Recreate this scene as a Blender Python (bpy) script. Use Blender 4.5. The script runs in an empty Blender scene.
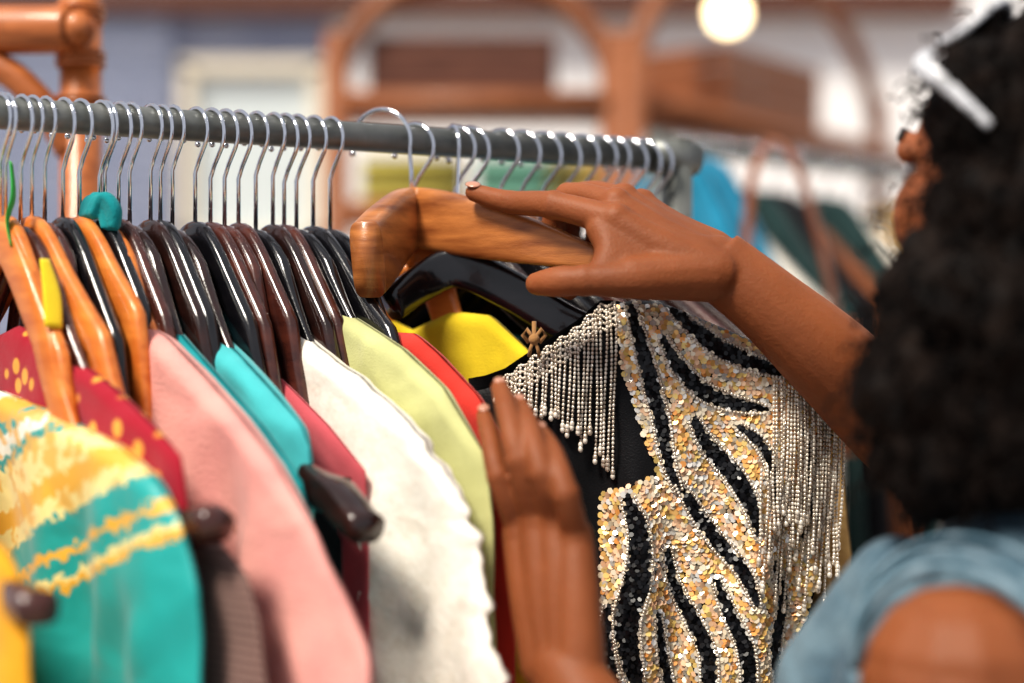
import bpy, math, random
import numpy as np
from mathutils import Vector, Matrix
random.seed(7); rng=np.random.RandomState(7)
ZC=1.45
pi=math.pi
scene=bpy.context.scene

# ------------------------------------------------------------ mesh builder
class MB:
    def __init__(s): s.v=[]; s.f=[]; s.m=[]
    def add(s,vs,fs,mi=0):
        o=len(s.v)
        s.v.extend([(float(q[0]),float(q[1]),float(q[2])) for q in vs])
        s.f.extend([tuple(i+o for i in f) for f in fs]); s.m.extend([mi]*len(fs))
    def tube(s,pts,rad,n=12,mi=0,ref=None,sq=1.0,ends=False,caps=True):
        P=[Vector(p) for p in pts]; N=len(P)
        if not isinstance(rad,(list,tuple,np.ndarray)): rad=[rad]*N
        R=[tuple(r) if isinstance(r,(tuple,list,np.ndarray)) else (r,r) for r in rad]
        T=[(P[min(i+1,N-1)]-P[max(i-1,0)]).normalized() for i in range(N)]
        a=Vector((0,0,1)) if abs(T[0].z)<.9 else Vector((1,0,0))
        U=(a-T[0]*a.dot(T[0])).normalized(); vs=[]
        for i in range(N):
            if ref is not None: a=Vector(ref); U=(a-T[i]*a.dot(T[i])).normalized()
            else: U=(U-T[i]*U.dot(T[i])).normalized()
            V=T[i].cross(U)
            for k in range(n):
                c=math.cos(2*pi*k/n); d=math.sin(2*pi*k/n)
                c=math.copysign(abs(c)**sq,c); d=math.copysign(abs(d)**sq,d)
                vs.append(P[i]+U*(c*R[i][0])+V*(d*R[i][1]))
        fs=[]
        for i in range(N-1):
            for k in range(n):
                k2=(k+1)%n; fs.append((i*n+k,i*n+k2,(i+1)*n+k2,(i+1)*n+k))
        if caps:
            fs.append(tuple(reversed(range(n)))); fs.append(tuple((N-1)*n+k for k in range(n)))
        s.add(vs,fs,mi)
        if ends:
            s.sphere(P[0],min(R[0]),mi=mi); s.sphere(P[-1],min(R[-1]),mi=mi)
    def sphere(s,c,r,seg=12,rings=8,mi=0,rot=None):
        if not isinstance(r,(tuple,list)): r=(r,r,r)
        c=Vector(c); vs=[Vector((0,0,r[2]))]
        for i in range(1,rings):
            th=pi*i/rings
            for k in range(seg):
                ph=2*pi*k/seg
                vs.append(Vector((r[0]*math.sin(th)*math.cos(ph),r[1]*math.sin(th)*math.sin(ph),r[2]*math.cos(th))))
        vs.append(Vector((0,0,-r[2])))
        if rot is not None: vs=[rot@q for q in vs]
        vs=[q+c for q in vs]; fs=[]
        for k in range(seg):
            k2=(k+1)%seg; fs.append((0,1+k,1+k2))
            for i in range(rings-2):
                a=1+i*seg; b=a+seg; fs.append((a+k,b+k,b+k2,a+k2))
            a=1+(rings-2)*seg; fs.append((a+k,len(vs)-1,a+k2))
        s.add(vs,fs,mi)
    def box(s,c,d,mi=0,rot=None):
        c=Vector(c); vs=[]
        for x in (-1,1):
            for y in (-1,1):
                for z in (-1,1):
                    q=Vector((x*d[0]/2,y*d[1]/2,z*d[2]/2))
                    if rot is not None: q=rot@q
                    vs.append(q+c)
        s.add(vs,[(0,1,3,2),(4,6,7,5),(0,4,5,1),(2,3,7,6),(0,2,6,4),(1,5,7,3)],mi)
    def obj(s,name,mats,smooth=True,parent=None,loc=None,mat=None,bevel=0):
        me=bpy.data.meshes.new(name); me.from_pydata(s.v,[],s.f)
        for m in mats: me.materials.append(m)
        me.polygons.foreach_set('material_index',s.m)
        me.polygons.foreach_set('use_smooth',[smooth]*len(s.f)); me.update()
        ob=bpy.data.objects.new(name,me); scene.collection.objects.link(ob)
        if mat is not None: ob.matrix_world=mat
        if loc is not None: ob.location=loc
        if parent is not None: ob.parent=parent
        if bevel:
            b=ob.modifiers.new('bev','BEVEL'); b.width=bevel; b.segments=2; b.limit_method='ANGLE'
        return ob
def empty(name,loc=(0,0,0)):
    e=bpy.data.objects.new(name,None); scene.collection.objects.link(e); return e
def spl(pts,rad,k=6):
    A=[]
    for p,r in zip(pts,rad):
        r=list(r) if isinstance(r,(tuple,list)) else [r,r]
        A.append(list(p)+r)
    A=np.array(A,float); n=len(A); out=[]
    for i in range(n-1):
        p0=A[max(i-1,0)];p1=A[i];p2=A[i+1];p3=A[min(i+2,n-1)]
        for j in range(k):
            t=j/k
            out.append(.5*((2*p1)+(-p0+p2)*t+(2*p0-5*p1+4*p2-p3)*t*t+(-p0+3*p1-3*p2+p3)*t**3))
    out.append(A[-1]); out=np.array(out)
    return [tuple(q[:3]) for q in out],[tuple(q[3:5]) for q in out]

# ------------------------------------------------------------ materials
def M(name,col,rough=.6,metal=0,col2=None,scale=20,detail=4,bump=0,bscale=200,bdist=.002,sheen=0,coat=0,sss=0,emit=0,kind='noise',ramp=(.35,.65),stretch=None,wrinkle=0,wscale=22,wdist=.012,spec=.5):
    m=bpy.data.materials.new(name); m.use_nodes=True; nt=m.node_tree; N=nt.nodes; L=nt.links
    b=N['Principled BSDF']; b.inputs['Roughness'].default_value=rough; b.inputs['Metallic'].default_value=metal
    b.inputs['Base Color'].default_value=(*col,1); b.inputs['Specular IOR Level'].default_value=spec
    b.inputs['Sheen Weight'].default_value=sheen; b.inputs['Coat Weight'].default_value=coat
    if sss:
        b.inputs['Subsurface Weight'].default_value=sss; b.inputs['Subsurface Radius'].default_value=(.012,.004,.002); b.inputs['Subsurface Scale'].default_value=1
    if emit: b.inputs['Emission Color'].default_value=(*col,1); b.inputs['Emission Strength'].default_value=emit
    tc=N.new('ShaderNodeTexCoord'); src=tc.outputs['Object']
    if stretch:
        mp=N.new('ShaderNodeMapping'); mp.inputs['Scale'].default_value=stretch; L.new(src,mp.inputs['Vector']); src=mp.outputs['Vector']
    if col2 is not None:
        if kind=='noise':
            t=N.new('ShaderNodeTexNoise'); t.inputs['Scale'].default_value=scale; t.inputs['Detail'].default_value=detail; o=t.outputs['Fac']
        elif kind=='voronoi':
            t=N.new('ShaderNodeTexVoronoi'); t.inputs['Scale'].default_value=scale; o=t.outputs['Distance']
        else:
            t=N.new('ShaderNodeTexWave'); t.inputs['Scale'].default_value=scale; t.inputs['Distortion'].default_value=detail; t.bands_direction=kind; o=t.outputs['Fac']
        L.new(src,t.inputs['Vector'])
        r=N.new('ShaderNodeValToRGB'); r.color_ramp.elements[0].position=ramp[0]; r.color_ramp.elements[1].position=ramp[1]
        r.color_ramp.elements[0].color=(*col,1); r.color_ramp.elements[1].color=(*col2,1)
        L.new(o,r.inputs['Fac']); L.new(r.outputs['Color'],b.inputs['Base Color'])
    last=None
    if bump:
        t=N.new('ShaderNodeTexNoise'); t.inputs['Scale'].default_value=bscale; t.inputs['Detail'].default_value=3; L.new(src,t.inputs['Vector'])
        bp=N.new('ShaderNodeBump'); bp.inputs['Strength'].default_value=bump; bp.inputs['Distance'].default_value=bdist
        L.new(t.outputs['Fac'],bp.inputs['Height']); last=bp
    if wrinkle:
        t=N.new('ShaderNodeTexNoise'); t.inputs['Scale'].default_value=wscale; t.inputs['Detail'].default_value=1.5; t.inputs['Distortion'].default_value=.8; L.new(tc.outputs['Object'],t.inputs['Vector'])
        b2=N.new('ShaderNodeBump'); b2.inputs['Strength'].default_value=wrinkle; b2.inputs['Distance'].default_value=wdist
        L.new(t.outputs['Fac'],b2.inputs['Height'])
        if last: L.new(last.outputs['Normal'],b2.inputs['Normal'])
        last=b2
    if last: L.new(last.outputs['Normal'],b.inputs['Normal'])
    return m
def cloth(name,col,col2=None,**k):
    d=dict(rough=.88,sheen=.2,bump=.45,bscale=650,bdist=.0012,wrinkle=.45,wscale=12,wdist=.022,spec=.2); d.update(k)
    if col2 is None: col2=tuple(c*.82 for c in col)
    return M(name,col,col2=col2,**d)
def wood(name,c1,c2,rough=.35,coat=.3):
    return M(name,c1,rough=rough,col2=c2,scale=12,detail=6,coat=coat,stretch=(1.5,8,8),bump=.1,bscale=60)

chrome=M('chrome',(.72,.74,.79),.10,1)
steel=M('galvanised_steel',(.15,.16,.15),.42,.45,col2=(.24,.245,.23),scale=30,bump=.15,bscale=120)
w_orange=wood('orange_wood',(.56,.15,.025),(.74,.25,.05))
w_dark=wood('dark_wood',(.016,.007,.006),(.035,.012,.009),.2,.6)
w_brown=wood('red_brown_wood',(.045,.013,.010),(.09,.025,.016),.25,.6)
w_black=wood('black_lacquer',(.005,.005,.007),(.010,.009,.011),.2,.6)
w_held=M('walnut_hanger_wood',(.22,.065,.018),.38,col2=(.55,.21,.06),scale=9,detail=8,coat=.3,stretch=(2,2,14),ramp=(.3,.7),bump=.2,bscale=90)
w_bg=wood('rattan_wood',(.22,.075,.028),(.34,.125,.05),.55,.05)
w_rat=wood('rattan_orange',(.34,.10,.025),(.52,.17,.05),.4,.2)
w_bgd=wood('dark_shelf_wood',(.10,.035,.02),(.16,.06,.035),.55,.05)

# ------------------------------------------------------------ rail frame
RX,RY,H=-.39,1.30,.174
def rail(s): return (RX+.866*s, RY+.5*s)
UNI_A=[(0,.1),(.02,.09),(.05,.06),(.1,.02),(.15,-.012),(.2,-.038),(.225,-.05),(.28,-.1)]
UNI_B=[(0,.1),(.02,.088),(.05,.052),(.085,.012),(.12,-.026),(.16,-.065),(.2,-.10),(.28,-.16)]
def interp(x,tab): return float(np.interp(x,[t[0] for t in tab],[t[1] for t in tab]))
A0=(.64,-.768)
def frame(xy,a,dz=0):
    l=math.hypot(*a); ax,ay=a[0]/l,a[1]/l
    return Matrix(((ax,-ay,0,xy[0]),(ay,ax,0,xy[1]),(0,0,1,ZC+dz),(0,0,0,1)))

def hanger(s,mat,a=A0,prof=None,ps=.035,L=.22,dz=0,xy=None,endthick=0,tip=None,front=None,p0=.07,uni=None,name='clothes_hanger'):
    uni=uni or UNI_A
    mb=MB(); pts=[]; rad=[]
    P=np.linspace(-L,L,61); Z=[]; TH=[]
    for p in P:
        q=abs(p); z=interp(q,uni)-.015; th=.0065
        if prof and q>ps:
            z=min(z,interp(q,prof)-.027); th=.0045
            if tip and q>tip: th=endthick; z=interp(q,prof)-.012
        if front is not None and q>p0:
            z=min(z,interp(q,front[0])-.035-1.1*(s-front[1]))
        Z.append(z); TH.append(th)
    def sm(Z,k=3):
        Z=np.array(Z); Zp=np.pad(Z,k,mode='edge'); return np.mean([Zp[i:i+len(Z)] for i in range(2*k+1)],axis=0)
    Z=sm(Z,3); TH=sm(TH,2)
    for p,z,th in zip(P,Z,TH):
        f=abs(p)/L
        hh=.0165-.004*f if f<.96 else .0105
        pts.append((p,0,z)); rad.append((float(th),hh))
    mb.tube(pts,rad,n=14,mi=0,ref=(0,1,0),sq=.65)
    R=.0195+random.uniform(-.001,.003); cz=H+.0125+.0017-R
    hp=[(R*math.cos(math.radians(t)),0,cz+R*math.sin(math.radians(t))) for t in range(195,-41,-12)]
    hp+=[(.006,0,cz-R-.004),(0,0,cz-R-.014),(0,0,.088)]
    mb.tube(hp,.0018,n=8,mi=1)
    mb.sphere(hp[0],.0026,8,6,mi=1)
    return mb.obj(name,[mat,chrome],mat=frame(xy or rail(s),a,dz))

def garment(name,s,prof,drop,mat,a=A0,hem=-.75,th=.013,fold=.004,dz=0,xy=None,seed=0,ruffle=0,nu=64,nv=70,edge=None):
    r=random.Random(seed+11); ph=[r.uniform(0,6.28) for _ in range(6)]
    ptip=prof[-1][0]; zt=prof[-1][1]
    dr=sorted([(zt,ptip)]+[(z,R) for z,R in drop])
    mb=MB(); vs=[]
    us=[math.sin(pi/2*t) for t in np.linspace(-1,1,nu+1)]
    for side in (-1,1):
        for j in range(nv+1):
            v=(j/nv)**1.8
            for u in us:
                top=interp(abs(u)*ptip,prof); z=top+(hem-top)*v
                Rz=interp(z,dr)
                if ruffle: Rz+=ruffle*math.sin(z*230+ph[1])*math.sin(z*61)+ruffle*.5*math.sin(z*410)
                d=top-z
                k=min(1,max(0,d)/.012); t=th*math.sqrt(max(0,1-(1-k)**2))*math.sqrt(max(0,1-abs(u)**5))
                g=min(1,d/.10)
                p=u*Rz
                off=fold*g*(math.sin(p*46+ph[0]+z*5)+.6*math.sin(p*95+ph[1]-z*7)+.5*math.sin(z*26+p*18+ph[2]))
                off+=fold*.35*g*math.sin((p*.8-z*.6)*110+ph[3]+2*math.sin(z*20))*math.exp(-((abs(u)-.75)/.3)**2)
                t2=t*(1+.25*g*math.sin(p*70+ph[4]+side))
                vs.append((p,side*t2+off,z))
    n=nu+1; base=(nv+1)*n; fs=[]
    for q in (0,1):
        for j in range(nv):
            for i in range(nu):
                A=q*base+j*n+i; f=(A,A+1,A+n+1,A+n); fs.append(f if q==0 else f[::-1])
    for i in range(nu): fs.append((i+1,i,base+i,base+i+1))
    for j in range(nv):
        A=j*n; fs.append((A,A+n,base+A+n,base+A)); A=j*n+nu; fs.append((A+n,A,base+A,base+A+n))
    mb.add(vs,fs)
    return mb.obj(name,[mat],mat=frame(xy or rail(s),a,dz))

# ------------------------------------------------------------ cloth materials
m_teal=cloth('teal_cotton',(.01,.30,.32)); m_turq=cloth('turquoise_cotton',(.08,.50,.52))
m_pink=cloth('pink_wool',(.80,.39,.34),(.70,.31,.28),bump=.7,bscale=420,bdist=.002); m_white=cloth('cream_lace',(.86,.81,.72),(.79,.73,.63),kind='noise',scale=70,ramp=(.45,.62),bump=.45,bscale=160,bdist=.0015,wrinkle=.35)
m_green=cloth('pale_green_cotton',(.60,.60,.28)); m_red=cloth('red_cotton',(.64,.05,.035)); m_yel=cloth('yellow_cotton',(.86,.64,.03))
m_blk=cloth('black_cotton',(.006,.006,.009)); m_tan=cloth('tan_knit',(.52,.34,.14),(.40,.25,.10),scale=150)
m_maroon=cloth('maroon_gold_dot',(.80,.38,.06),(.36,.012,.03),kind='voronoi',scale=46,ramp=(.26,.33))
m_brown=cloth('brown_stripe',(.10,.045,.04),(.30,.20,.17),kind='Z',scale=55,detail=.3,ramp=(.5,.75))
m_rose=cloth('rose_cotton',(.56,.10,.12)); m_gold=cloth('mustard_cotton',(.80,.38,.02))
m_print=bpy.data.materials.new('teal_gold_print'); m_print.use_nodes=True
nt=m_print.node_tree; N=nt.nodes; L=nt.links; B=N['Principled BSDF']; B.inputs['Roughness'].default_value=.5; B.inputs['Sheen Weight'].default_value=.2
tc=N.new('ShaderNodeTexCoord'); sx=N.new('ShaderNodeSeparateXYZ'); L.new(tc.outputs['Object'],sx.inputs[0])
ma=N.new('ShaderNodeMath'); ma.operation='MULTIPLY_ADD'; L.new(sx.outputs['X'],ma.inputs[0]); ma.inputs[1].default_value=-.33; L.new(sx.outputs['Z'],ma.inputs[2])
nz=N.new('ShaderNodeTexNoise'); nz.inputs['Scale'].default_value=150; nz.inputs['Detail'].default_value=1; L.new(tc.outputs['Object'],nz.inputs['Vector'])
m2=N.new('ShaderNodeMath'); m2.operation='MULTIPLY_ADD'; L.new(nz.outputs['Fac'],m2.inputs[0]); m2.inputs[1].default_value=.022; L.new(ma.outputs[0],m2.inputs[2])
mr=N.new('ShaderNodeMapRange'); mr.inputs['From Min'].default_value=-.25; mr.inputs['From Max'].default_value=.01; L.new(m2.outputs[0],mr.inputs['Value'])
cr=N.new('ShaderNodeValToRGB'); cr.color_ramp.interpolation='CONSTANT'
T_=(.01,.34,.32,1);G_=(.78,.42,.05,1);C_=(.84,.70,.30,1);W_=(.85,.85,.72,1)
stops=[(0,T_),(.165,G_),(.19,C_),(.205,T_),(.25,G_),(.275,T_),(.36,C_),(.42,G_),(.48,C_),(.60,T_),(.64,W_),(.69,T_),(.73,G_),(.80,W_),(.86,T_)]
while len(cr.color_ramp.elements)<len(stops): cr.color_ramp.elements.new(.5)
for e,(p,c) in zip(cr.color_ramp.elements,stops): e.position=p
for i,(p,c) in enumerate(stops): cr.color_ramp.elements[i].position=p; cr.color_ramp.elements[i].color=c
L.new(mr.outputs[0],cr.inputs['Fac'])
vo=N.new('ShaderNodeTexNoise'); vo.inputs['Scale'].default_value=85; L.new(tc.outputs['Object'],vo.inputs['Vector'])
r2=N.new('ShaderNodeValToRGB'); r2.color_ramp.elements[0].position=.50; r2.color_ramp.elements[1].position=.54; L.new(vo.outputs['Fac'],r2.inputs['Fac'])
mk=N.new('ShaderNodeMapRange'); mk.inputs['From Min'].default_value=-.17; mk.inputs['From Max'].default_value=-.16; L.new(ma.outputs[0],mk.inputs['Value'])
mm=N.new('ShaderNodeMath'); mm.operation='MULTIPLY'; L.new(mk.outputs[0],mm.inputs[0]); L.new(r2.outputs['Color'],mm.inputs[1])
m5=N.new('ShaderNodeMath'); m5.operation='MULTIPLY'; L.new(mm.outputs[0],m5.inputs[0]); m5.inputs[1].default_value=.8
mx=N.new('ShaderNodeMix'); mx.data_type='RGBA'; L.new(m5.outputs[0],mx.inputs['Factor']); L.new(cr.outputs['Color'],mx.inputs['A']); mx.inputs['B'].default_value=G_
L.new(mx.outputs['Result'],B.inputs['Base Color'])
wn=N.new('ShaderNodeTexNoise'); wn.inputs['Scale'].default_value=12; wn.inputs['Distortion'].default_value=.8; L.new(tc.outputs['Object'],wn.inputs['Vector'])
wb=N.new('ShaderNodeBump'); wb.inputs['Strength'].default_value=.45; wb.inputs['Distance'].default_value=.02; L.new(wn.outputs['Fac'],wb.inputs['Height']); L.new(wb.outputs['Normal'],B.inputs['Normal'])

# ------------------------------------------------------------ main rack
mb=MB()
x0,y0=rail(-.5); x1,y1=rail(.63)
mb.tube([(x0,y0,ZC+H),(x1,y1,ZC+H)],.0125,n=24,mi=0)
for (xx,yy) in ((x0,y0),(x1,y1)):
    mb.tube([(xx,yy,ZC+H+.016),(xx,yy,.06)],.015,n=16,mi=0)
    mb.tube([(xx-.03*.866,yy-.03*.5,ZC+H),(xx+.02*.866,yy+.02*.5,ZC+H)],.0165,n=20,mi=0)
    mb.tube([(xx+.13,yy-.225,.05),(xx-.13,yy+.225,.05)],.016,n=16,mi=0)
    for q in (1,-1): mb.sphere((xx+.13*q,yy-.225*q,.025),.025,mi=1)
mb.tube([(x0,y0,.05),(x1,y1,.05)],.012,n=16,mi=0)
mb.obj('clothes_rack',[steel,M('rubber',(.01,.01,.01),.7)])

GS=[
 ('mustard_shirt',-.10,[(0,-.09),(.1,-.105),(.2,-.118),(.25,-.127),(.275,-.14)],[(-.18,.287),(-.4,.295)],m_gold,w_brown,dict(th=.012)),
 ('printed_dress',0.0,[(0,-.0373),(.1,-.0516),(.2,-.0705),(.25,-.0902),(.28,-.1138)],[(-.156,.30),(-.2144,.304),(-.4,.31)],m_print,w_orange,dict(th=.014,fold=.006)),
 ('maroon_dotted_dress',.0155,[(0,.012),(.05,.002),(.1,-.0143),(.15,-.0299),(.2,-.0508),(.25,-.0745)],[(-.11,.258),(-.4,.262)],m_maroon,w_dark,dict(th=.010,fold=.003)),
 ('striped_shirt',.034,[(0,-.04),(.1,-.07),(.2,-.105),(.25,-.125),(.3,-.149)],[(-.175,.315),(-.214,.325),(-.4,.33)],m_brown,w_brown,dict(th=.010,fold=.003)),
 ('pink_sweater',.081,[(0,.0057),(.03,.014),(.06,.016),(.1,.0035),(.15,-.0214),(.2,-.0484),(.25,-.08),(.3,-.1229)],[(-.165,.33),(-.203,.355),(-.25,.37),(-.4,.38)],m_pink,w_orange,dict(th=.014,fold=.006)),
 ('teal_blouse',.101,[(0,.034),(.03,.035),(.05,.024),(.1,-.0047),(.15,-.032),(.2,-.0604),(.25,-.0957)],[(-.13,.26),(-.4,.265)],m_teal,w_dark,dict(th=.009)),
 ('turquoise_scarf',.136,[(0,.02),(.03,.022),(.05,.016),(.1,-.008),(.15,-.0357),(.19,-.0597),(.2,-.075)],[(-.1,.205),(-.4,.21)],m_turq,w_dark,dict(th=.015)),
 ('rose_top',.18,[(0,-.005),(.06,-.0165),(.1,-.036),(.15,-.062),(.2,-.094)],[(-.4,.205)],m_rose,w_brown,dict(th=.007,fold=.002)),
 ('lace_blouse',.207,[(0,.016),(.05,.0158),(.1,-.0068),(.15,-.0273),(.2,-.0504),(.25,-.0863),(.285,-.120)],[(-.165,.305),(-.203,.32),(-.231,.335),(-.4,.345)],m_white,w_black,dict(th=.014,fold=.006,ruffle=.005)),
 ('pale_green_jacket',.243,[(0,.02),(.04,.026),(.075,.0228),(.1,.0137),(.15,-.0054),(.2,-.033),(.25,-.082)],[(-.13,.26),(-.4,.265)],m_green,w_black,dict(th=.012,fold=.003)),
 ('red_blouse',.2735,[(0,-.01),(.08,.008),(.12,.0064),(.15,-.009),(.2,-.041),(.23,-.073)],[(-.12,.24),(-.4,.245)],m_red,w_black,dict(th=.011,fold=.003)),
]
for i,(nm,s,prof,drop,mt,wd,kw) in enumerate(GS):
    garment(nm,s,prof,drop,mt,seed=i*3,**kw)
    if nm=='maroon_dotted_dress': hanger(s,w_brown,prof=prof+[(.27,-.09),(.30,-.115)],ps=.09,L=.298,tip=.255,endthick=.012,uni=UNI_B)
    elif nm=='turquoise_scarf': hanger(s,w_dark,prof=prof+[(.24,-.098),(.28,-.128)],ps=.07,L=.272,tip=.205,endthick=.014,uni=UNI_B)
    elif nm=='mustard_shirt': hanger(s,w_brown,prof=prof+[(.32,-.15)],ps=.05,L=.305,tip=.28,endthick=.013)
    else: hanger(s,wd,prof=prof,ps={'red_blouse':.07,'pale_green_jacket':.07,'printed_dress':.11}.get(nm,.06),L=min(.24,prof[-1][0]-.016),uni=UNI_A if s>.24 else UNI_B)
def front(s):
    g=[q for q in GS if q[1]<=s+.001][-1]; return (g[2],g[1])
for s,wd,p0,un in ((.004,w_orange,.115,UNI_B),(.024,w_orange,.13,UNI_A),(.048,w_black,.10,UNI_B),(.061,w_orange,.10,UNI_A),(.077,w_black,.08,UNI_B),(.092,w_brown,.085,UNI_B),(.118,w_dark,.085,UNI_B),(.126,w_black,.085,UNI_B),(.155,w_black,.09,UNI_B),(.168,w_brown,.09,UNI_B),(.192,w_brown,.085,UNI_B),(.222,w_dark,.09,UNI_B),(.232,w_brown,.085,UNI_B),(.258,w_black,.12,UNI_A)):
    hanger(s,wd,L=max(.12,p0+.035),a=(.64+random.uniform(-.03,.03),-.768),front=front(s),p0=p0,uni=un)
for i,s in enumerate((.056,.086,.122,.161,.19)):
    fp,fs_=front(s)
    base=[(0,.04),(.03,.045),(.055,.025),(.07,.005)]+[(p,min(interp(p,UNI_B)-.02,interp(p,fp)-.04-1.1*(s-fs_))) for p in (.09,.12,.16,.2)]
    garment('black_blouse',s,base,[(-.4,.205)],m_blk,th=.005,fold=.001,seed=40+i,nu=40,nv=40)
A2=(.85,-.53)
for s,wd in ((.393,w_black),(.406,w_dark),(.438,w_black),(.459,w_black),(.48,w_brown),(.50,w_dark),(.522,w_black),(.542,w_dark),(.557,w_brown),(.573,w_dark),(.588,w_brown),(.602,w_dark)):
    hanger(s,wd,a=(.85+random.uniform(-.06,.06),-.53),L=.185)
garment('yellow_blouse',.352,[(0,.01),(.04,.026),(.08,.022),(.12,-.01),(.14,-.03)],[(-.4,.15)],m_yel,a=A2,th=.01,seed=60); hanger(.352,w_orange,a=A2,prof=[(0,.01),(.04,.026),(.08,.022),(.14,-.03)],ps=.03,L=.12)
RG=[(.445,m_blk,'black_dress'),(.485,m_teal,'green_skirt'),(.52,m_tan,'tan_cardigan'),(.55,m_blk,'black_dress'),(.575,m_tan,'tan_cardigan'),(.597,m_tan,'tan_cardigan')]
for i,(s,mt,nm) in enumerate(RG):
    garment(nm,s,[(0,.0),(.05,.01),(.1,-.02),(.15,-.05),(.19,-.09)],[(-.2,.20),(-.4,.21)],mt,a=A2,th=.012,seed=70+i,nu=40,nv=40)
mb=MB(); x,y=rail(.004)
p,r=spl([(x+.008,y-.012,ZC+.135),(x+.012,y-.02,ZC+.11),(x+.008,y-.022,ZC+.09),(x+.014,y-.03,ZC+.07)],[(.001,.004),(.0012,.006),(.001,.005),(.001,.005)],5); mb.tube(p,r,mi=0)
p,r=spl([(x+.045,y-.055,ZC+.06),(x+.053,y-.065,ZC+.035),(x+.057,y-.075,ZC+.01)],[(.0015,.004),(.002,.007),(.0015,.007)],5); mb.tube(p,r,mi=1)
mb.obj('ribbon_ties',[cloth('green_ribbon',(.03,.42,.06)),m_yel])
mb=MB(); x,y=rail(.079)
for k in range(4):
    p,r=spl([(x-.014+.004*k,y-.006-.004*k,ZC+.098),(x-.008+.005*k,y-.010-.004*k,ZC+.110+.002*(k%2)),(x+.004+.004*k,y-.016-.003*k,ZC+.102),(x+.010+.002*k,y-.022,ZC+.088)],[(.004,.006),(.004,.006),(.005,.006),(.003,.006)],5); mb.tube(p,r,n=12,ends=True)
ob=mb.obj('teal_neckerchief',[m_teal]); md=ob.modifiers.new('r','REMESH'); md.mode='VOXEL'; md.voxel_size=.0015; md.use_smooth_shade=True

# ------------------------------------------------------------ held hanger
mb=MB()
pts,rad=spl([(-.114,1.345,.064),(-.106,1.385,.078),(-.094,1.44,.099),(-.083,1.462,.106),(-.06,1.447,.102),(-.03,1.425,.094),(.02,1.39,.080),(.07,1.36,.065)],
            [(.031,.013),(.032,.012),(.028,.011),(.026,.010),(.026,.010),(.0245,.010),(.018,.009),(.009,.008)],6)
pts=[(p[0],p[1],p[2]+ZC) for p in pts]
mb.tube(pts,rad,n=28,ref=(0,0,1),sq=.42)
c=Vector((-.113,1.470,ZC+.171)); d=Vector((.9,-.43,0)).normalized()
hp=[c+d*(.029*math.cos(math.radians(t)))+Vector((0,0,.029*math.sin(math.radians(t)))) for t in range(195,-16,-8)]
hp+=[Vector((-.086,1.459,ZC+.145)),Vector((-.0855,1.459,ZC+.12))]
mb.tube(hp,.0019,n=10,mi=1); mb.sphere(hp[0],.003,mi=1)
mb.obj('wooden_suit_hanger',[w_held,chrome])

mb=MB()
pts,rad=spl([(-.10,1.41,.030),(-.075,1.435,.050),(-.045,1.44,.062),(-.0,1.425,.042),(.05,1.41,.012),(.12,1.40,-.012),(.22,1.39,-.05)],
            [(.014,.009),(.016,.009),(.017,.007),(.017,.007),(.016,.007),(.014,.008),(.012,.01)],5)
mb.tube([(p[0],p[1],p[2]+ZC) for p in pts],rad,n=14,ref=(0,0,1),sq=.6)
c=Vector((-.052,1.492,ZC+.168)); d=Vector((.3,-.95,0)).normalized()
hp=[c+d*(.0205*math.cos(math.radians(t)))+Vector((0,0,.0205*math.sin(math.radians(t)))) for t in range(195,-31,-12)]
hp+=[Vector((-.047,1.462,ZC+.12)),Vector((-.045,1.44,ZC+.075))]
mb.tube(hp,.0017,n=8,mi=1)
mb.obj('dress_hanger',[w_black,chrome])

# ------------------------------------------------------------ sequined dress
K=.000811; DY=1.385
TOP=[(462,392),(480,388),(500,380),(540,352),(575,328),(600,305),(640,299),(670,305),(700,318),(740,335),(775,352),(805,375),(840,402)]
LEFT=[(300,462),(400,470),(470,486),(560,520),(640,560),(700,585),(800,590),(1100,540)]
RIGHT=[(300,840),(402,842),(480,838),(560,825),(620,806),(683,792),(800,790),(1100,840)]
def dL(g): return np.interp(g,[t[0] for t in LEFT],[t[1] for t in LEFT])
def dR(g): return np.interp(g,[t[0] for t in RIGHT],[t[1] for t in RIGHT])
def dT(g): return np.interp(g,[t[0] for t in TOP],[t[1] for t in TOP])
def surf(gx,gy):
    u=np.clip((gx-dL(gy))/(dR(gy)-dL(gy)),0,1); d=np.clip((gy-dT(gx))/25,0,1)
    b=.028*np.sqrt(np.clip(np.sin(pi*u),0,1))*np.sqrt(d)
    g=np.clip((gy-360)/200,0,1)
    return DY-b-.009*g*np.sin(gx*.055+gy*.008)-.005*g*np.sin(gx*.11-gy*.012+1)
def D(gx,gy,o=0): return ((gx-512)*K, float(surf(gx,gy))-o, ZC+(341-gy)*K)
m_dressblk=cloth('black_mesh_cloth',(.005,.005,.007),rough=.5,wrinkle=.2)
mb=MB(); nu,nv=90,110; vs=[]
for side in (0,1):
    for j in range(nv+1):
        for i in range(nu+1):
            u=i/nu; gx0=462+(840-462)*u; t=float(dT(gx0))
            if side: t-=14*max(0,1-u/.42)**.5 if u<.42 else 0
            gy=t+(1060-t)*(j/nv)**1.3
            gx=float(dL(gy)+(dR(gy)-dL(gy))*u)
            if side==0: vs.append(D(gx,gy))
            else: vs.append(((gx-512)*K, DY+.014*math.sqrt(max(0,math.sin(pi*u)))*min(1,j/6), ZC+(341-gy)*K))
n=nu+1; base=(nv+1)*n; fs=[]
for q in (0,1):
    for j in range(nv):
        for i in range(nu):
            a=q*base+j*n+i; f=(a,a+1,a+n+1,a+n); fs.append(f[::-1] if q else f)
for j in range(nv):
    a=j*n; fs.append((a,a+n,base+a+n,base+a)); a=j*n+nu; fs.append((a+n,a,base+a,base+a+n))
mb.add(vs,fs)
dress=empty('sequined_dress')
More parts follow.
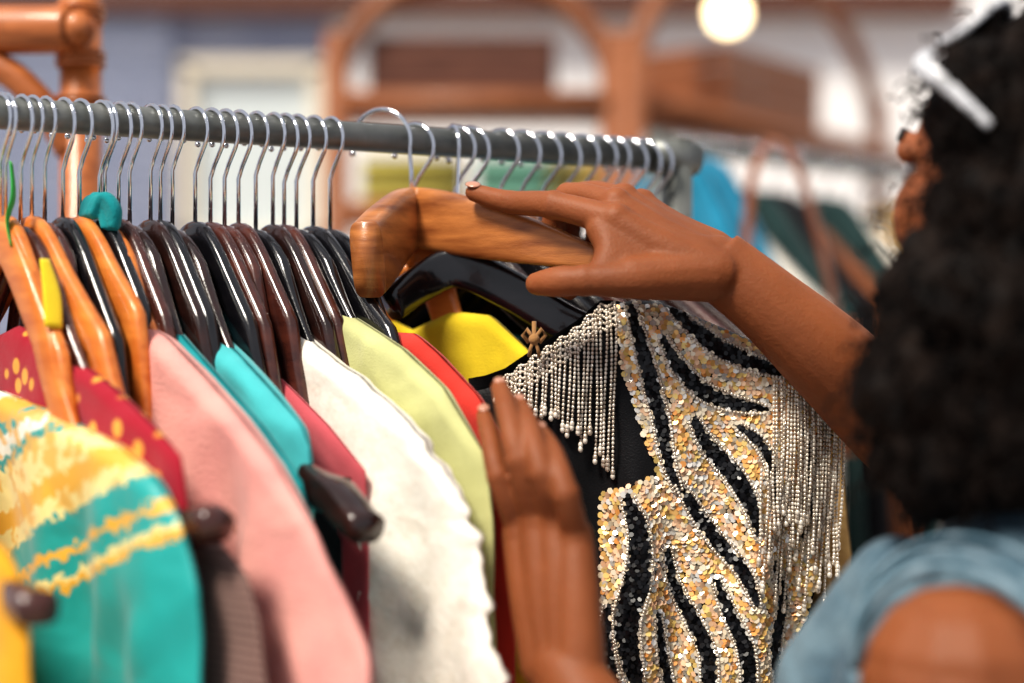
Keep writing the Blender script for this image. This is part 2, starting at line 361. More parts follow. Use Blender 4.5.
mb.obj('dress_body',[m_dressblk],parent=dress)
STR=[([(628,302),(636,335),(648,380),(658,420),(664,455),(676,490)],7.5),
 ([(668,306),(690,328),(715,347),(748,362),(788,374)],8),
 ([(660,338),(676,366),(700,390),(730,402),(762,408)],8),
 ([(690,418),(706,445),(728,470),(744,498),(752,530)],8.5),
 ([(735,425),(756,442),(768,468),(770,500)],5.5),
 ([(676,480),(694,510),(716,540),(738,566),(752,600)],7),
 ([(625,495),(636,530),(634,575),(624,615),(630,660),(640,700)],12),
 ([(664,545),(672,580),(690,615),(704,650),(702,700),(690,760)],7),
 ([(606,600),(604,640),(612,690),(618,750)],7),
 ([(712,575),(724,605),(740,640),(744,683),(735,740)],7.5),
 ([(770,560),(780,600),(772,640),(776,690)],6.5),
 ([(655,610),(660,650),(668,700),(660,760)],5),
 ([(795,420),(806,450),(808,490),(800,540)],5),
 ([(620,760),(640,820),(660,900)],12),([(700,740),(715,800),(730,880)],12),([(760,740),(765,800),(785,880)],11)]
def seg_d(px,py,poly):
    best=np.full(px.shape,1e9)
    P=np.array(poly,float); tot=np.concatenate([[0],np.cumsum(np.hypot(*(P[1:]-P[:-1]).T))]); tt=np.zeros(px.shape)
    for i in range(len(P)-1):
        a=P[i]; b=P[i+1]; dd=b-a; l2=(dd**2).sum()
        t=np.clip(((px-a[0])*dd[0]+(py-a[1])*dd[1])/l2,0,1)
        ds=np.hypot(px-a[0]-t*dd[0],py-a[1]-t*dd[1]); mk=ds<best
        best[mk]=ds[mk]; tt[mk]=((tot[i]+t*math.sqrt(l2))/tot[-1])[mk]
    return best,tt
SMO=[]
for poly,w in STR:
    p,_=spl([(a,b,0) for a,b in poly],[1]*len(poly),6); SMO.append(([(q[0],q[1]) for q in p],w))
def wid(t,w): return w*(np.sin(pi*np.clip(t*.9+.07,0,1))**.55)
gx,gy=np.meshgrid(np.arange(600,846,4.7),np.arange(298,900,4.2)); gx=gx.astype(float); gx[::2]+=2.35
gx=gx.ravel()+rng.uniform(-1,1,gx.size); gy=gy.ravel()+rng.uniform(-1,1,gy.size)
lb=np.interp(gy,[300,360,420,470,490,520,600,900],[612,618,636,655,600,596,592,592])
ok=(gx>lb)&(gx<dR(gy)-2)&(gy>dT(gx)+3); gx=gx[ok]; gy=gy[ok]
blk=np.zeros(gx.shape,bool); near=np.full(gx.shape,1e9)
for poly,w in SMO:
    ds,t=seg_d(gx,gy,poly); ww=wid(t,w); blk|=ds<ww; near=np.minimum(near,ds-ww)
mb=MB()
for i in range(len(gx)):
    c=Vector(D(gx[i],gy[i],.0022)); r=.0026*random.uniform(.85,1.15)
    nrm=Vector((random.gauss(0,.28),-1,random.gauss(.18,.28))).normalized()
    U=nrm.orthogonal().normalized(); V=nrm.cross(U)
    if blk[i]:
        mi=5; r*=.85
    else:
        e=near[i]+random.gauss(0,1.2)
        if e<5: mi=random.choice([2,3,3,2])
        elif e<12: mi=random.choice([0,1,4,6,6,2,0])
        elif e<16: mi=random.choice([2,3,6])
        else: mi=random.choice([0,4,6,2,2])
    mb.add([c+U*(r*math.cos(k*pi/3.5))+V*(r*math.sin(k*pi/3.5)) for k in range(7)],[tuple(range(7))],mi)
seq=[M('sequin_gold',(.92,.56,.20),.28,.25),M('sequin_orange',(.92,.42,.13),.3,.2),M('sequin_cream',(.95,.82,.62),.25,.25),M('sequin_silver',(.90,.86,.79),.2,.45),M('sequin_yellow',(.95,.70,.26),.28,.25),M('sequin_black',(.005,.005,.007),.35,0),M('sequin_peach',(.95,.62,.40),.3,.2)]
mb.obj('sequins',seq,smooth=False,parent=dress)
m_bead=M('silver_bead',(.66,.57,.47),.22,.5); m_pearl=M('glass_bead',(.86,.79,.69),.15,.15,coat=.5)
mb=MB()
for poly,w in SMO:
    P=np.array(poly); tot=np.concatenate([[0],np.cumsum(np.hypot(*(P[1:]-P[:-1]).T))]); Ln=tot[-1]
    for side in (-1,1):
        d_=0
        while d_<Ln:
            x=np.interp(d_,tot,P[:,0]); y=np.interp(d_,tot,P[:,1]); x2=np.interp(min(Ln,d_+1),tot,P[:,0])-np.interp(max(0,d_-1),tot,P[:,0]); y2=np.interp(min(Ln,d_+1),tot,P[:,1])-np.interp(max(0,d_-1),tot,P[:,1])
            l=math.hypot(x2,y2)+1e-6; w2=float(wid(np.array(d_/Ln),w))+1.5
            bx=x-side*y2/l*w2; by=y+side*x2/l*w2
            if bx<dR(by)-2 and by>dT(bx): mb.sphere(D(bx,by,.003),.0015,6,4,mi=random.randint(0,1))
            d_+=3.6
def strand(x,y,ln,sway=0,off=.007):
    k=0; ph=random.uniform(0,6)
    while k*4.1<ln:
        g=y+k*4.1; xx=x+sway*(k*4.1/ln)**1.5+1.0*math.sin(g*.03+ph)
        p=D(min(xx,842),g,off+.002*math.sin(k*.3+ph))
        big=(k*4.1>ln-9)
        mb.sphere(p,(.0021 if big else .0013,)*2+(.0028 if big else .0017,),6,5,mi=random.randint(0,1)); k+=1
for i in range(27):
    t=i/26; x=498+115*t; y=float(dT(x))+2
    strand(x,y,np.interp(t,[0,.2,.4,.7,1],[22,45,62,115,172])*random.uniform(.85,1.08),sway=-2)
for row in range(5):
    for i in range(62):
        t=i/61; x=496+118*t+row*1.2; y=float(dT(x))+1+row*5.5+2*math.sin(i*.9+row)
        mb.sphere(D(x,y,.004),.0014,6,4,mi=random.randint(0,1))
for i in range(22):
    t=i/21; x=768+74*t; y=float(np.interp(x,[762,845],[374,404]))+random.uniform(0,6)
    strand(x,y,random.uniform(100,160)+t*15,sway=-4*t,off=.010)
for i in range(15):
    t=i/14; x=756+72*t; y=np.interp(t,[0,.5,1],[460,480,460])+random.uniform(-8,8)
    strand(x,y,random.uniform(80,140),sway=-6,off=.008)
mb.obj('bead_fringe',[m_bead,m_pearl],parent=dress)
mb=MB()
bx,by,bz=.0175,1.352,ZC+.002
for sg in (-1,1):
    mb.tube([(bx,by,bz),(bx+sg*.006,by-.002,bz+.008),(bx+sg*.009,by,bz+.003),(bx+sg*.004,by,bz-.003)],.0018,n=6)
    mb.tube([(bx,by,bz),(bx+sg*.003,by-.002,bz-.008),(bx+sg*.004,by,bz-.014)],.0015,n=6)
mb.tube([(bx,by,bz+.014),(bx,by+.002,bz),(bx,by,bz-.003)],.0018,n=6); mb.sphere((bx,by-.001,bz),.0045)
mb.obj('twine_bow',[cloth('twine',(.38,.20,.08))])

# ------------------------------------------------------------ woman
woman=empty('woman')
def V(x,y,z): return (x,y,z+ZC)
skin=M('skin',(.20,.062,.022),.56,col2=(.30,.098,.036),scale=10,detail=6,sss=.18,bump=.45,bscale=420,bdist=.0009,wrinkle=.10,wscale=60,wdist=.004,spec=.32)
nailm=M('nail',(.50,.25,.17),.25,coat=.3)
body=MB(); nails=MB()
def finger(js,rs=(.0122,.0108,.0096,.0080)):
    p,r=spl([V(*j) for j in js],rs,6); body.tube(p,r,n=14,ends=True)
    body.sphere(V(*js[1]),rs[1]*1.12); body.sphere(V(*js[2]),rs[2]*1.06)
def nail(c,d,up,l=.0065,w=.0052):
    d=Vector(d).normalized(); up=Vector(up); up=(up-d*up.dot(d)).normalized(); sd=d.cross(up)
    rot=Matrix((d,sd,up)).transposed(); nails.sphere(V(*c),(l,w,.0016),12,8,rot=rot)
RI=[(.0800,1.335,.0945),(.0330,1.358,.1085),(-.0010,1.386,.1130),(-.0310,1.404,.1225)]
RM=[(.0815,1.357,.1085),(.0460,1.400,.1190),(.0330,1.420,.0880),(.0470,1.398,.0420)]
RR=[(.0888,1.378,.1138),(.0600,1.418,.1220),(.0480,1.430,.090),(.0620,1.408,.050)]
RP=[(.1046,1.395,.1107),(.0800,1.425,.112),(.0700,1.430,.085),(.0800,1.410,.055)]
W=Vector((.1594,1.34,.062))
finger(RI,(.0128,.0112,.0098,.0078)); finger(RM,(.0122,.0108,.0096,.0085)); finger(RR,(.0118,.0104,.0092,.008))
finger(RP,(.0105,.0092,.0082,.0068))
ac=Vector((-.02,.75,.45)).normalized()
Fs=[RI,RM,RR,RP]
for i,f in enumerate(Fs):
    w0=W+ac*(-.016+.0107*i)
    p,r=spl([V(*w0),V(*(w0*.45+Vector(f[0])*.55+Vector((0,-.001,-.004)))),V(*f[0])],[.019,.0168,.0132],6); body.tube(p,r,n=14,ends=True)
    body.sphere(V(f[0][0]+.001,f[0][1],f[0][2]+.001),.0138)
    if i<3:
        m_=(Vector(f[0])+Vector(Fs[i+1][0]))/2+Vector((.004,0,-.003)); body.tube([V(*w0),V(*m_)],[.018,.0115],n=14,ends=True)
p,r=spl([V(.132,1.325,.050),V(.094,1.312,.0475),V(.0560,1.311,.0470),V(.036,1.318,.0462),V(.0190,1.330,.0450)],[.0185,.0155,.0118,.0124,.0092],6); body.tube(p,r,n=16,ends=True)
body.sphere(V(.056,1.311,.047),.0130)
body.tube([V(*(W+Vector((-.005,-.012,-.010)))),V(.092,1.314,.050)],[.022,.0165],n=14,ends=True)
for k in range(7):
    t=k/6; e=Vector((.0700+.006*math.sin(pi*t),1.336-.020*t,.0875-.034*t)); body.tube([V(*(W+Vector((-.012,-.004,.002-.010*t)))),V(*e)],[.020,.0128],n=14,ends=True)
nail((.0230,1.3190,.0480),(-1,.45,-.08),(-.25,-1,.35),.0080,.0064)
nail((-.0320,1.3990,.1288),(-1,.4,.2),(-.2,-.5,1),.0068,.0054)
p,r=spl([V(*W),V(.200,1.338,.030),V(.255,1.345,-.018),V(.335,1.37,-.09),V(.40,1.31,-.12),V(.465,1.235,-.165)],
        [(.022,.028),(.027,.030),(.036,.037),(.041,.041),(.043,.045),(.052,.052)],8)
body.tube(p,r,n=20,ref=(0,1,0),ends=True)
# left hand pushing the clothes
LM=[(.0307,1.185,-.1248),(.0205,1.166,-.0900),(.0118,1.190,-.0600),(.0050,1.226,-.0450)]
LR=[(.0172,1.194,-.1258),(.0045,1.177,-.0820),(-.0035,1.200,-.0490),(-.0090,1.238,-.0330)]
LP=[(.0050,1.205,-.1354),(-.0095,1.192,-.0940),(-.0160,1.213,-.0670),(-.0205,1.240,-.0530)]
LI=[(.0440,1.174,-.1335),(.0365,1.157,-.1040),(.0280,1.177,-.0780),(.0195,1.208,-.0640)]
for f in (LI,LM,LR): finger(f,(.0102,.0094,.0083,.0068))
finger(LP,(.0092,.0083,.0074,.0060))
W2=Vector((.0345,1.16,-.2222)); a2=Vector((-.75,.62,0)).normalized(); Fs=[LI,LM,LR,LP]
for i,f in enumerate(Fs):
    w0=W2+a2*(-.015+.010*i)
    p,r=spl([V(*w0),V(*(w0*.45+Vector(f[0])*.55+Vector((0,-.002,0)))),V(*f[0])],[.018,.016,.0125],6); body.tube(p,r,n=14,ends=True)
    body.sphere(V(f[0][0],f[0][1]-.003,f[0][2]),.0122)
    if i<3:
        m_=(Vector(f[0])+Vector(Fs[i+1][0]))/2; body.tube([V(*w0),V(m_.x,m_.y,m_.z-.010)],[.018,.0112],n=14,ends=True)
finger([(.035,1.185,-.200),(.045,1.212,-.175),(.044,1.238,-.150),(.034,1.258,-.130)],(.0155,.012,.0105,.008))
for f in Fs:
    t=Vector(f[3]); d=(t-Vector(f[2])).normalized(); nail(t+Vector((.000,-.0040,.0050)),d,(.0,-.8,1),.0056,.0046)
SH=Vector((.258,.985,-.197))
p,r=spl([V(*W2),V(.07,1.12,-.27),V(.13,1.055,-.335),V(.205,.99,-.425),V(.24,.975,-.32),V(*SH)],
        [(.025,.022),(.031,.030),(.039,.038),(.041,.041),(.046,.048),(.057,.057)],8)
body.tube(p,r,n=20,ends=True)
Nk=Vector((.352,1.105,0)); sp=Vector((.69,.72,0)).normalized(); fw=Vector((-.72,.69,0)).normalized()
TOR=[(-.10,.052,.055,.01),(-.135,.075,.065,.0),(-.16,.115,.078,.0),(-.20,.138,.100,.01),(-.26,.140,.115,.018),(-.34,.138,.118,.022),(-.44,.122,.10,.012),(-.52,.118,.095,.005),(-.62,.150,.112,0),(-.72,.155,.115,0)]
def torso(mb,grow,z0,z1,sq=1.0,n=32):
    T=[t for t in TOR if z0>=t[0]>=z1]
    pts=[];rad=[]
    for z,a,b,o in T:
        c=Nk+fw*o; pts.append((c.x,c.y,z+ZC)); rad.append((a+grow,b+grow))
    p,r=spl(pts,rad,5); mb.tube(p,r,n=n,ref=tuple(sp),sq=sq)
torso(body,0,0,-1)
fh=Vector((-.62,.785,0)).normalized(); sd=Vector((.785,.62,0)).normalized()
Hc=Vector((.350,1.145,.105))
p,r=spl([V(.355,1.11,-.13),V(.352,1.12,-.06),V(.345,1.135,.02)],[.056,.050,.050],5); body.tube(p,r,n=20,ends=True)
rotH=Matrix((fh,sd,Vector((0,0,1)))).transposed()
def hd(f,s,z): q=Hc+fh*f+sd*s; return V(q.x,q.y,q.z+z)
body.sphere(hd(-.012,0,.022),(.095,.074,.088),24,16,rot=rotH)
body.sphere(hd(.030,0,-.030),(.058,.056,.070),24,16,rot=rotH)
body.sphere(hd(.064,0,-.088),(.024,.026,.020),16,10,rot=rotH)
body.tube([hd(.080,0,.018),hd(.094,0,-.008),hd(.102,0,-.022)],[.007,.010,.012],n=12,ends=True)
for q in (-1,1):
    body.sphere(hd(.094,.011*q,-.026),.008)
    body.sphere(hd(.050,.036*q,-.020),(.034,.028,.038),rot=rotH)
    body.tube([hd(.083,.008*q,.030),hd(.080,.030*q,.034),hd(.066,.05*q,.024)],.008,n=10,ends=True)
    body.sphere(hd(-.012,.076*q,-.005),(.018,.008,.03),rot=rotH)
body.sphere(hd(.084,0,-.050),(.013,.024,.0085),16,8,rot=rotH); body.sphere(hd(.082,0,-.063),(.013,.021,.009),16,8,rot=rotH)
body.sphere(hd(.076,0,-.072),(.012,.02,.012),16,8,rot=rotH)
ob=body.obj('skin_body',[skin],parent=woman)
md=ob.modifiers.new('r','REMESH'); md.mode='VOXEL'; md.voxel_size=.0019; md.use_smooth_shade=True
md=ob.modifiers.new('s','SMOOTH'); md.factor=.5; md.iterations=8
nails.obj('nails',[nailm],parent=woman)
mb=MB()
for q in (-1,1):
    mb.sphere(hd(.070,.031*q,.010),.0125,16,12,mi=0); mb.sphere(hd(.0785,.032*q,.010),.0055,12,8,mi=1)
    mb.tube([hd(.084,.014*q,.036),hd(.084,.032*q,.042),hd(.072,.05*q,.034)],[(.003,.0025)]*3,n=8,mi=1)
mb.sphere(hd(.087,0,-.051),(.011,.022,.0055),16,8,mi=2,rot=rotH); mb.sphere(hd(.085,0,-.062),(.011,.019,.006),16,8,mi=2,rot=rotH)
mb.obj('face_details',[M('eye_white',(.75,.72,.68),.2),M('iris_brow',(.01,.006,.004),.3),M('lips',(.22,.05,.03),.4)],parent=woman)
denim=M('denim',(.045,.095,.135),.85,col2=(.14,.215,.26),scale=22,detail=8,bump=.6,bscale=500,bdist=.0015,sheen=.15,wrinkle=.6,wscale=30,wdist=.01)
dstitch=M('denim_seam',(.24,.34,.40),.85,col2=(.08,.16,.21),scale=60,bump=.6,bscale=300)
mb=MB(); torso(mb,.010,-.135,-.60,sq=.9)
for sg in (-1,1):
    mb.tube([V(*(Nk+sp*.045*sg+Vector((0,0,-.120)))),V(*(Nk+sp*.078*sg+Vector((0,0,-.138)))),V(*(Nk+sp*.092*sg+Vector((0,0,-.170))))],[(.052,.024),(.058,.022),(.060,.022)],n=20,ref=tuple(fw),ends=True)
mb.sphere(V(*(Nk+fw*.105+sp*-.055+Vector((0,0,-.27)))),.066,20,12); mb.sphere(V(*(Nk+fw*.105+sp*.055+Vector((0,0,-.27)))),.062,20,12)
mb.tube([V(*(Nk+fw*.07+sp*-.075+Vector((0,0,-.16)))),V(*(Nk+fw*.115+sp*-.075+Vector((0,0,-.23))))],[.036,.045],n=16,ends=True)
ob=mb.obj('denim_vest',[denim],parent=woman)
md=ob.modifiers.new('r','REMESH'); md.mode='VOXEL'; md.voxel_size=.004; md.use_smooth_shade=True
md=ob.modifiers.new('s','SMOOTH'); md.factor=.5; md.iterations=5
mb=MB()
for sg,S in ((-1,Vector((.258,.988,-.197))),(1,Vector((.468,1.234,-.18)))):
    nrm=(sp*sg+Vector((0,0,-.15))+fw*-.12).normalized(); U=(fw-nrm*fw.dot(nrm)).normalized(); Vv=nrm.cross(U)
    for dd,rr,tk in ((.002,.0640,.0028),(.012,.0700,.0022),(.024,.0760,.0014)):
        mb.tube([V(*(S-nrm*dd+U*(rr*math.cos(t)*1.02)+Vv*(rr*1.06*math.sin(t)))) for t in np.linspace(0,2*pi,49)],[tk*1.3]*49,n=8)
mb.tube([V(*(Nk+sp*.066*math.cos(t)+fw*(.070*math.sin(t)+.012)+Vector((0,0,-.118-.02*math.sin(t))))) for t in np.linspace(0,2*pi,41)],[(.005,.009)]*41,n=10)
mb.obj('vest_seams',[dstitch],parent=woman)
mb=MB(); torso(mb,.012,-.50,-1,n=28)
for q in (-1,1):
    c=Nk+sp*(.078*q)
    p,r=spl([(c.x,c.y,ZC-.66),(c.x,c.y,ZC-.80),(c.x+.005,c.y,ZC-1.0),(c.x,c.y-.005,ZC-1.2),(c.x,c.y,.09)],[.088,.084,.062,.055,.045],6); mb.tube(p,r,n=24,ends=True)
ob=mb.obj('jeans',[M('dark_denim',(.03,.05,.10),.85,col2=(.06,.09,.16),scale=40)],parent=woman)
md=ob.modifiers.new('r','REMESH'); md.mode='VOXEL'; md.voxel_size=.008; md.use_smooth_shade=True
mb=MB()
for q in (-1,1):
    c=Nk+sp*(.078*q)
    mb.tube([(*(c-fw*.05).xy,.045),(*(c+fw*.05).xy,.045),(*(c+fw*.15).xy,.035),(*(c+fw*.19).xy,.03)],[(.045,.04),(.042,.042),(.033,.042),(.02,.03)],n=16,ref=(0,0,1),ends=True)
mb.obj('shoes',[M('shoe_leather',(.05,.03,.02),.5)],parent=woman)
# hair
BL=[((.2534,1.06,-.030),.043),((.272,1.06,.026),.046),((.3060,1.062,.080),.049),((.3180,1.085,.146),.056),((.262,1.06,-.071),.040),((.305,1.055,-.058),.048),((.315,1.05,.01),.062),((.345,1.06,.08),.07),
    ((.365,1.12,.14),.082),((.40,1.12,.08),.10),((.41,1.10,.0),.09),((.37,1.07,-.06),.06),((.39,1.19,.07),.085),((.375,1.21,.0),.07),((.340,1.15,.172),.046),((.43,1.14,-.05),.06),((.365,1.22,.12),.045)]
mb=MB()
for c,r in BL: mb.sphere(V(*c),r*.97,20,14)
hairm=M('black_hair',(.0035,.0022,.002),.75,col2=(.013,.0065,.004),scale=60,spec=.2)
ob=mb.obj('hair_mass',[hairm],parent=woman)
md=ob.modifiers.new('r','REMESH'); md.mode='VOXEL'; md.voxel_size=.005; md.use_smooth_shade=True
tx=bpy.data.textures.new('curl','CLOUDS'); tx.noise_scale=.022
md=ob.modifiers.new('d','DISPLACE'); md.texture=tx; md.strength=.022; md.mid_level=.5
cu=bpy.data.curves.new('hair_curls','CURVE'); cu.dimensions='3D'; cu.bevel_depth=.0008; cu.bevel_resolution=0
rr=random.Random(3); wts=[r*r for _,r in BL]
for i in range(3600):
    c,r=rr.choices(BL,wts)[0]; d=Vector((rr.gauss(0,1),rr.gauss(0,1)-.5,rr.gauss(0,1))).normalized()
    st=Vector(c)+d*r*.93; dirn=(d+Vector((0,0,-.8))+Vector((rr.gauss(0,.3),rr.gauss(0,.3),rr.gauss(0,.3)))).normalized()
    U=dirn.orthogonal().normalized(); Vv=dirn.cross(U); ln=rr.uniform(.012,.034); R_=rr.uniform(.002,.0042); tn=rr.uniform(1.5,3)
    s_=cu.splines.new('POLY'); s_.points.add(15)
    for k in range(16):
        t=k/15; an=t*tn*2*pi; q=st+dirn*(ln*t)+U*R_*math.cos(an)+Vv*R_*math.sin(an)
        s_.points[k].co=(q.x,q.y,q.z+ZC,1)
cu.materials.append(hairm); ob=bpy.data.objects.new('hair_curls',cu); scene.collection.objects.link(ob); ob.parent=woman
# sunglasses pushed up on the head
mb=MB()
hz=Vector((.262,1.075,.182)); U=Vector((.55,.80,.05)).normalized(); Vb=Vector((.62,-.36,.42)); Vb=(Vb-U*Vb.dot(U)).normalized(); Nn=U.cross(Vb)
for k in (0,1):
    c=hz+U*(.034+.066*k)+Vb*.022+Vector((0,0,.004))
    ring=[V(*(c+U*(.030*math.cos(t))+Vb*(.025*math.sin(t))+Nn*(.004*math.cos(2*t)))) for t in np.linspace(0,2*pi,33)]
    mb.tube(ring,.0025,n=8,mi=0); 
    mb.add(ring[:-1],[tuple(range(32))],1)
mb.tube([V(*(hz+U*.062+Vb*.03)),V(*(hz+U*.070+Vb*.03))],.003,mi=0)
p,r=spl([V(*hz),V(.254,1.058,.172),V(.268,1.042,.154),V(.288,1.028,.130)],[(.002,.0045),(.002,.006),(.002,.0045),(.002,.003)],6); mb.tube(p,r,n=12,mi=0,ref=(-.5,-.8,-.1) )
p,r=spl([V(*(hz+U*.135)),V(.345,1.215,.165),V(.385,1.235,.13)],[(.002,.0045),(.002,.005),(.002,.003)],6); mb.tube(p,r,n=12,mi=0)
mb.obj('sunglasses',[M('white_plastic',(.60,.61,.64),.3,coat=.3),M('grey_lens',(.06,.065,.07),.08,.3,coat=1)],parent=woman)

# ------------------------------------------------------------ background
def boxobj(name,c,d,mat,bevel=0):
    mb=MB(); mb.box((0,0,0),d); return mb.obj(name,[mat],smooth=False,loc=c,bevel=bevel)
boxobj('floor',(0,2.5,-.05),(9,8,.1),M('floor_concrete',(.32,.27,.22),.8,col2=(.42,.36,.30),scale=3))
boxobj('wall_back_left',(-2.5,5.05,1.6),(3.95,.1,3.2),M('blue_grey_wall',(.30,.34,.48),.8,col2=(.39,.43,.56),scale=5))
boxobj('wall_back_right',(1.97,5.05,1.6),(5.0,.1,3.2),M('white_wall',(.88,.87,.87),.8,col2=(.93,.91,.90),scale=4))
boxobj('trim_1',(-.4,4.95,ZC+.985),(3.4,.1,.07),w_bgd)
cream=M('cream_paint',(.80,.72,.58),.5)
mb=MB(); 
mb.box((-.755,4.97,ZC+.80),(.42,.06,.04)); mb.box((-.755,4.97,ZC+.30),(.42,.06,.04))
for x in (-.945,-.565): mb.box((x,4.97,ZC+.55),(.04,.06,.5))
mb.box((-.755,4.985,ZC+.55),(.38,.02,.48),mi=1)
mb.obj('window_1',[cream,M('window_glass',(.66,.72,.72),.15,coat=.5)],smooth=False)
mb=MB()
for i in range(36): mb.box((-2.05+i*.03,4.93,ZC/2+.55),(.006,.006,ZC+1.1))
for j in range(75): mb.box((-1.53,4.93,.05+j*.033),(1.06,.006,.006))
mb.obj('lattice_screen',[M('lattice_white',(.48,.52,.65),.7)],smooth=False)
mb=MB()
def bay(p0,p1,zb,arch,w=.026):
    a=Vector(p0); b=Vector(p1)
    for q in (a,b): mb.tube([(q.x,q.y,0),(q.x,q.y,ZC+zb+.14)],w,n=14)
    for z in (zb,zb-.22,zb-.75,-ZC+.25):
        mb.tube([(a.x,a.y,ZC+z),(b.x,b.y,ZC+z)],w,n=12)
        c=(a+b)/2; L_=(b-a).length; ang=math.atan2(b.y-a.y,b.x-a.x)
        mb.box((c.x+.0,c.y+.12,ZC+z),(L_,.26,.03),rot=Matrix.Rotation(ang,3,'Z'))
    c=(a+b)/2
    mb.tube([(c.x+(a.x-c.x)*math.cos(t),c.y+(a.y-c.y)*math.cos(t),ZC+zb+.02+arch*math.sin(t)) for t in np.linspace(0,pi,31)],w*.85,n=12)
bay((-.35,3.4),(.20,3.4),.475,.235); bay((.24,3.4),(.93,4.35),.475,.36)
mb.obj('arched_rattan_shelf',[w_bg])
def crate(name,c,d,mat,ang=0):
    mb=MB(); R_=Matrix.Rotation(ang,3,'Z'); h=d[2]
    for k in range(3):
        z=-h/2+h*(k+.5)/3
        for sy in (-1,1): mb.box(R_@Vector((0,sy*d[1]/2,z)),(d[0],.015,h/3-.006),rot=R_)
        for sx_ in (-1,1): mb.box(R_@Vector((sx_*d[0]/2,0,z)),(.015,d[1],h/3-.006),rot=R_)
    mb.box((0,0,-h/2+.006),(d[0],d[1],.012),rot=R_)
    return mb.obj(name,[mat],smooth=False,loc=c)
crate('wooden_crate',(-.10,3.52,ZC+.552),(.36,.2,.12),w_bgd); crate('wooden_crate',(.50,3.86,ZC+.562),(.44,.2,.14),w_bg,.94)
for i,(x,c,w_) in enumerate(((-.2,(.50,.43,.10),.2),(.03,(.18,.40,.30),.2),(.13,(.62,.48,.15),.12))):
    mb=MB()
    for k in range(3): mb.tube([(x-w_/2,3.5,ZC+.287+k*.034),(x+w_/2,3.5,ZC+.287+k*.034)],[(.10,.016)]*2,n=20,ref=(0,1,0),sq=.5)
    mb.obj('folded_textiles',[cloth('folded_cloth',c)])
mb=MB()
mb.tube([(-.432,1.72,0),(-.43,1.70,ZC+.6)],.021,n=16)
for z in np.arange(.23,.42,.045): 
    for dz_ in (0,.006,.012): mb.tube([(-.43+.0225*math.cos(t),1.70+.0225*math.sin(t),ZC+z+dz_) for t in np.linspace(0,2*pi,17)],.003,n=6)
p,r=spl([(-1.0,1.74,ZC+.32),(-.7,1.72,ZC+.313),(-.455,1.68,ZC+.307),(-.425,1.67,ZC+.306)],[.024,.024,.024,.018],6); mb.tube(p,r,n=16,ends=True)
p,r=spl([(-1.0,1.72,ZC+.22),(-.62,1.70,ZC+.275),(-.52,1.69,ZC+.275),(-.47,1.69,ZC+.24),(-.44,1.70,ZC+.19)],[.015]*5,6); mb.tube(p,r,n=12)
mb.tube([(-1.0,1.74,0),(-1.0,1.74,ZC+.6)],.021,n=16)
for z in (.5,.1): mb.tube([(-1.0,1.74,z),(-.43,1.71,z)],.018,n=12)
mb.obj('rattan_stand',[w_rat])
def rail2(s): return (.22+.727*s,2.45+.686*s)
mb=MB(); a=rail2(-.02); b=rail2(.85)
mb.tube([(*a,ZC+.285),(*b,ZC+.285)],.0125,n=16)
for q in (a,b):
    mb.tube([(*q,0.03),(*q,ZC+.30)],.013,n=12); mb.tube([(q[0]-.18,q[1]+.18,.03),(q[0]+.18,q[1]-.18,.03)],.015,n=12)
mb.obj('clothes_rack',[steel])
m_blue=cloth('blue_satin',(.02,.26,.42)); m_dg=cloth('dark_green',(.02,.05,.05)); m_lb=cloth('brown_leather_cloth',(.24,.08,.03))
for i,(s,mt,nm) in enumerate(((.02,m_blue,'blue_scarf'),(.07,m_blue,'blue_scarf'),(.12,m_white,'cream_shirt'),(.18,m_dg,'dark_green_coat'),(.24,m_blk,'black_coat'),(.30,m_lb,'brown_jacket'),(.37,m_dg,'dark_green_coat'),(.44,m_white,'cream_shirt'),(.50,m_tan,'tan_coat'),(.57,m_tan,'tan_coat'),(.64,m_blk,'black_coat'),(.72,m_blk,'black_coat'))):
    up=.10 if i<2 else (.06 if i in (3,4,6,9,10) else .02)
    garment(nm,0,[(0,.06+up),(.05,.05+up),(.1,.015+up*.5),(.15,-.02),(.2,-.06)],[(-.4,.22)],mt,a=(.69,-.73),dz=.111,xy=rail2(s),th=.016,fold=.004,seed=100+i,nu=32,nv=30)
    hanger(0,[w_brown,w_dark,w_black][i%3],a=(.69,-.73),xy=rail2(s+.01),dz=.111,L=.12)
mb=MB()
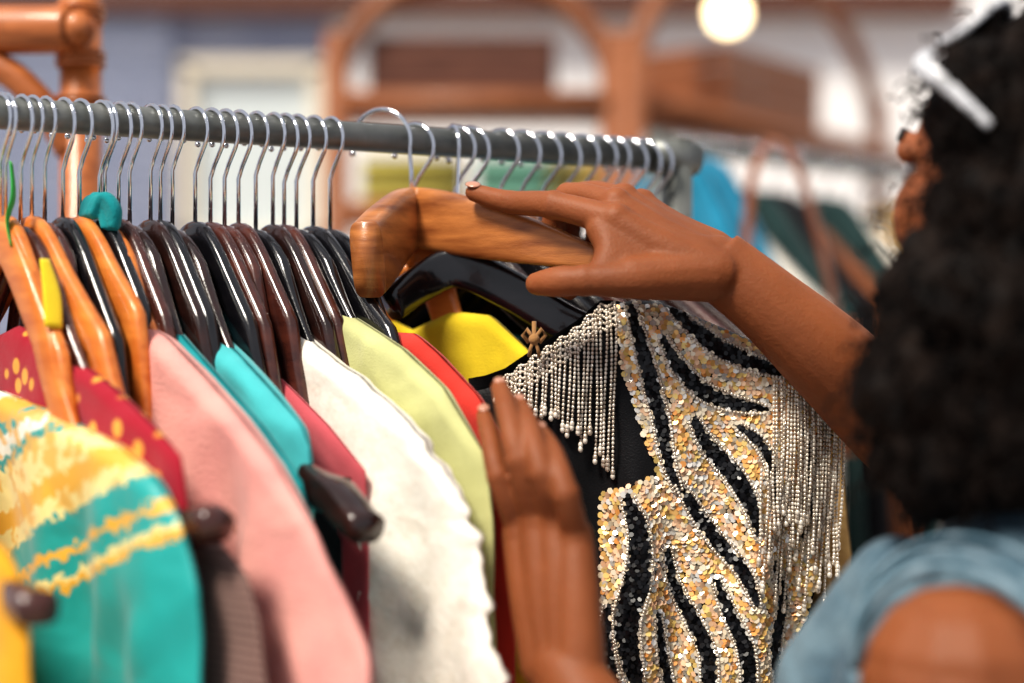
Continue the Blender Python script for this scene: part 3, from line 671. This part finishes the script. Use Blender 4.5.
p,r=spl([(.345,2.28,ZC+.27),(.375,2.26,ZC+.24),(.41,2.25,ZC+.12),(.43,2.25,ZC+.02)],[(.004,.015)]*4,6); mb.tube(p,r,n=10)
p,r=spl([(.345,2.28,ZC+.27),(.32,2.27,ZC+.22),(.31,2.26,ZC+.1),(.32,2.25,ZC+.02)],[(.004,.013)]*4,6); mb.tube(p,r,n=10)
mb.tube([(.30,2.25,ZC-.06),(.45,2.25,ZC-.06)],[(.09,.03)]*2,n=20,ref=(0,0,1),sq=.5)
mb.obj('leather_bag',[M('bag_leather',(.20,.06,.02),.4,col2=(.30,.10,.04),scale=30)])
mb=MB(); mb.sphere((.50,3.95,ZC+.76),.045,16,12,mi=0); mb.tube([(.50,3.95,ZC+.80),(.50,3.95,ZC+.86)],.018,mi=1); mb.tube([(.50,3.95,ZC+.85),(.50,3.95,ZC+1.6)],.004,mi=1)
mb.obj('pendant_lamp',[M('bulb_glow',(1,.78,.45),.3,emit=5),M('lamp_socket',(.05,.04,.03),.4)])

# ------------------------------------------------------------ light
w=bpy.data.worlds.new('world'); scene.world=w; w.use_nodes=True
w.node_tree.nodes['Background'].inputs[0].default_value=(.90,.92,1,1); w.node_tree.nodes['Background'].inputs[1].default_value=.55
def sun(name,d,e,ang,col):
    l=bpy.data.lights.new(name,'SUN'); l.energy=e; l.angle=math.radians(ang); l.color=col
    o=bpy.data.objects.new(name,l); scene.collection.objects.link(o); o.rotation_euler=Vector(d).to_track_quat('-Z','Y').to_euler(); o.location=(0,0,4)
sun('sun',(.40,.50,-.87),4.3,15,(1,.93,.82))
# ------------------------------------------------------------ camera
cd=bpy.data.cameras.new('camera'); cam=bpy.data.objects.new('camera',cd); scene.collection.objects.link(cam)
cam.location=(0,0,ZC); cam.rotation_euler=(pi/2,0,0); cd.lens=60; cd.sensor_width=36; cd.clip_start=.02
cd.dof.use_dof=True; cd.dof.focus_distance=1.36; cd.dof.aperture_fstop=1.6
scene.camera=cam
scene.view_settings.view_transform='Standard'
try: scene.view_settings.look='Medium High Contrast'
except Exception as e: print('look',e)
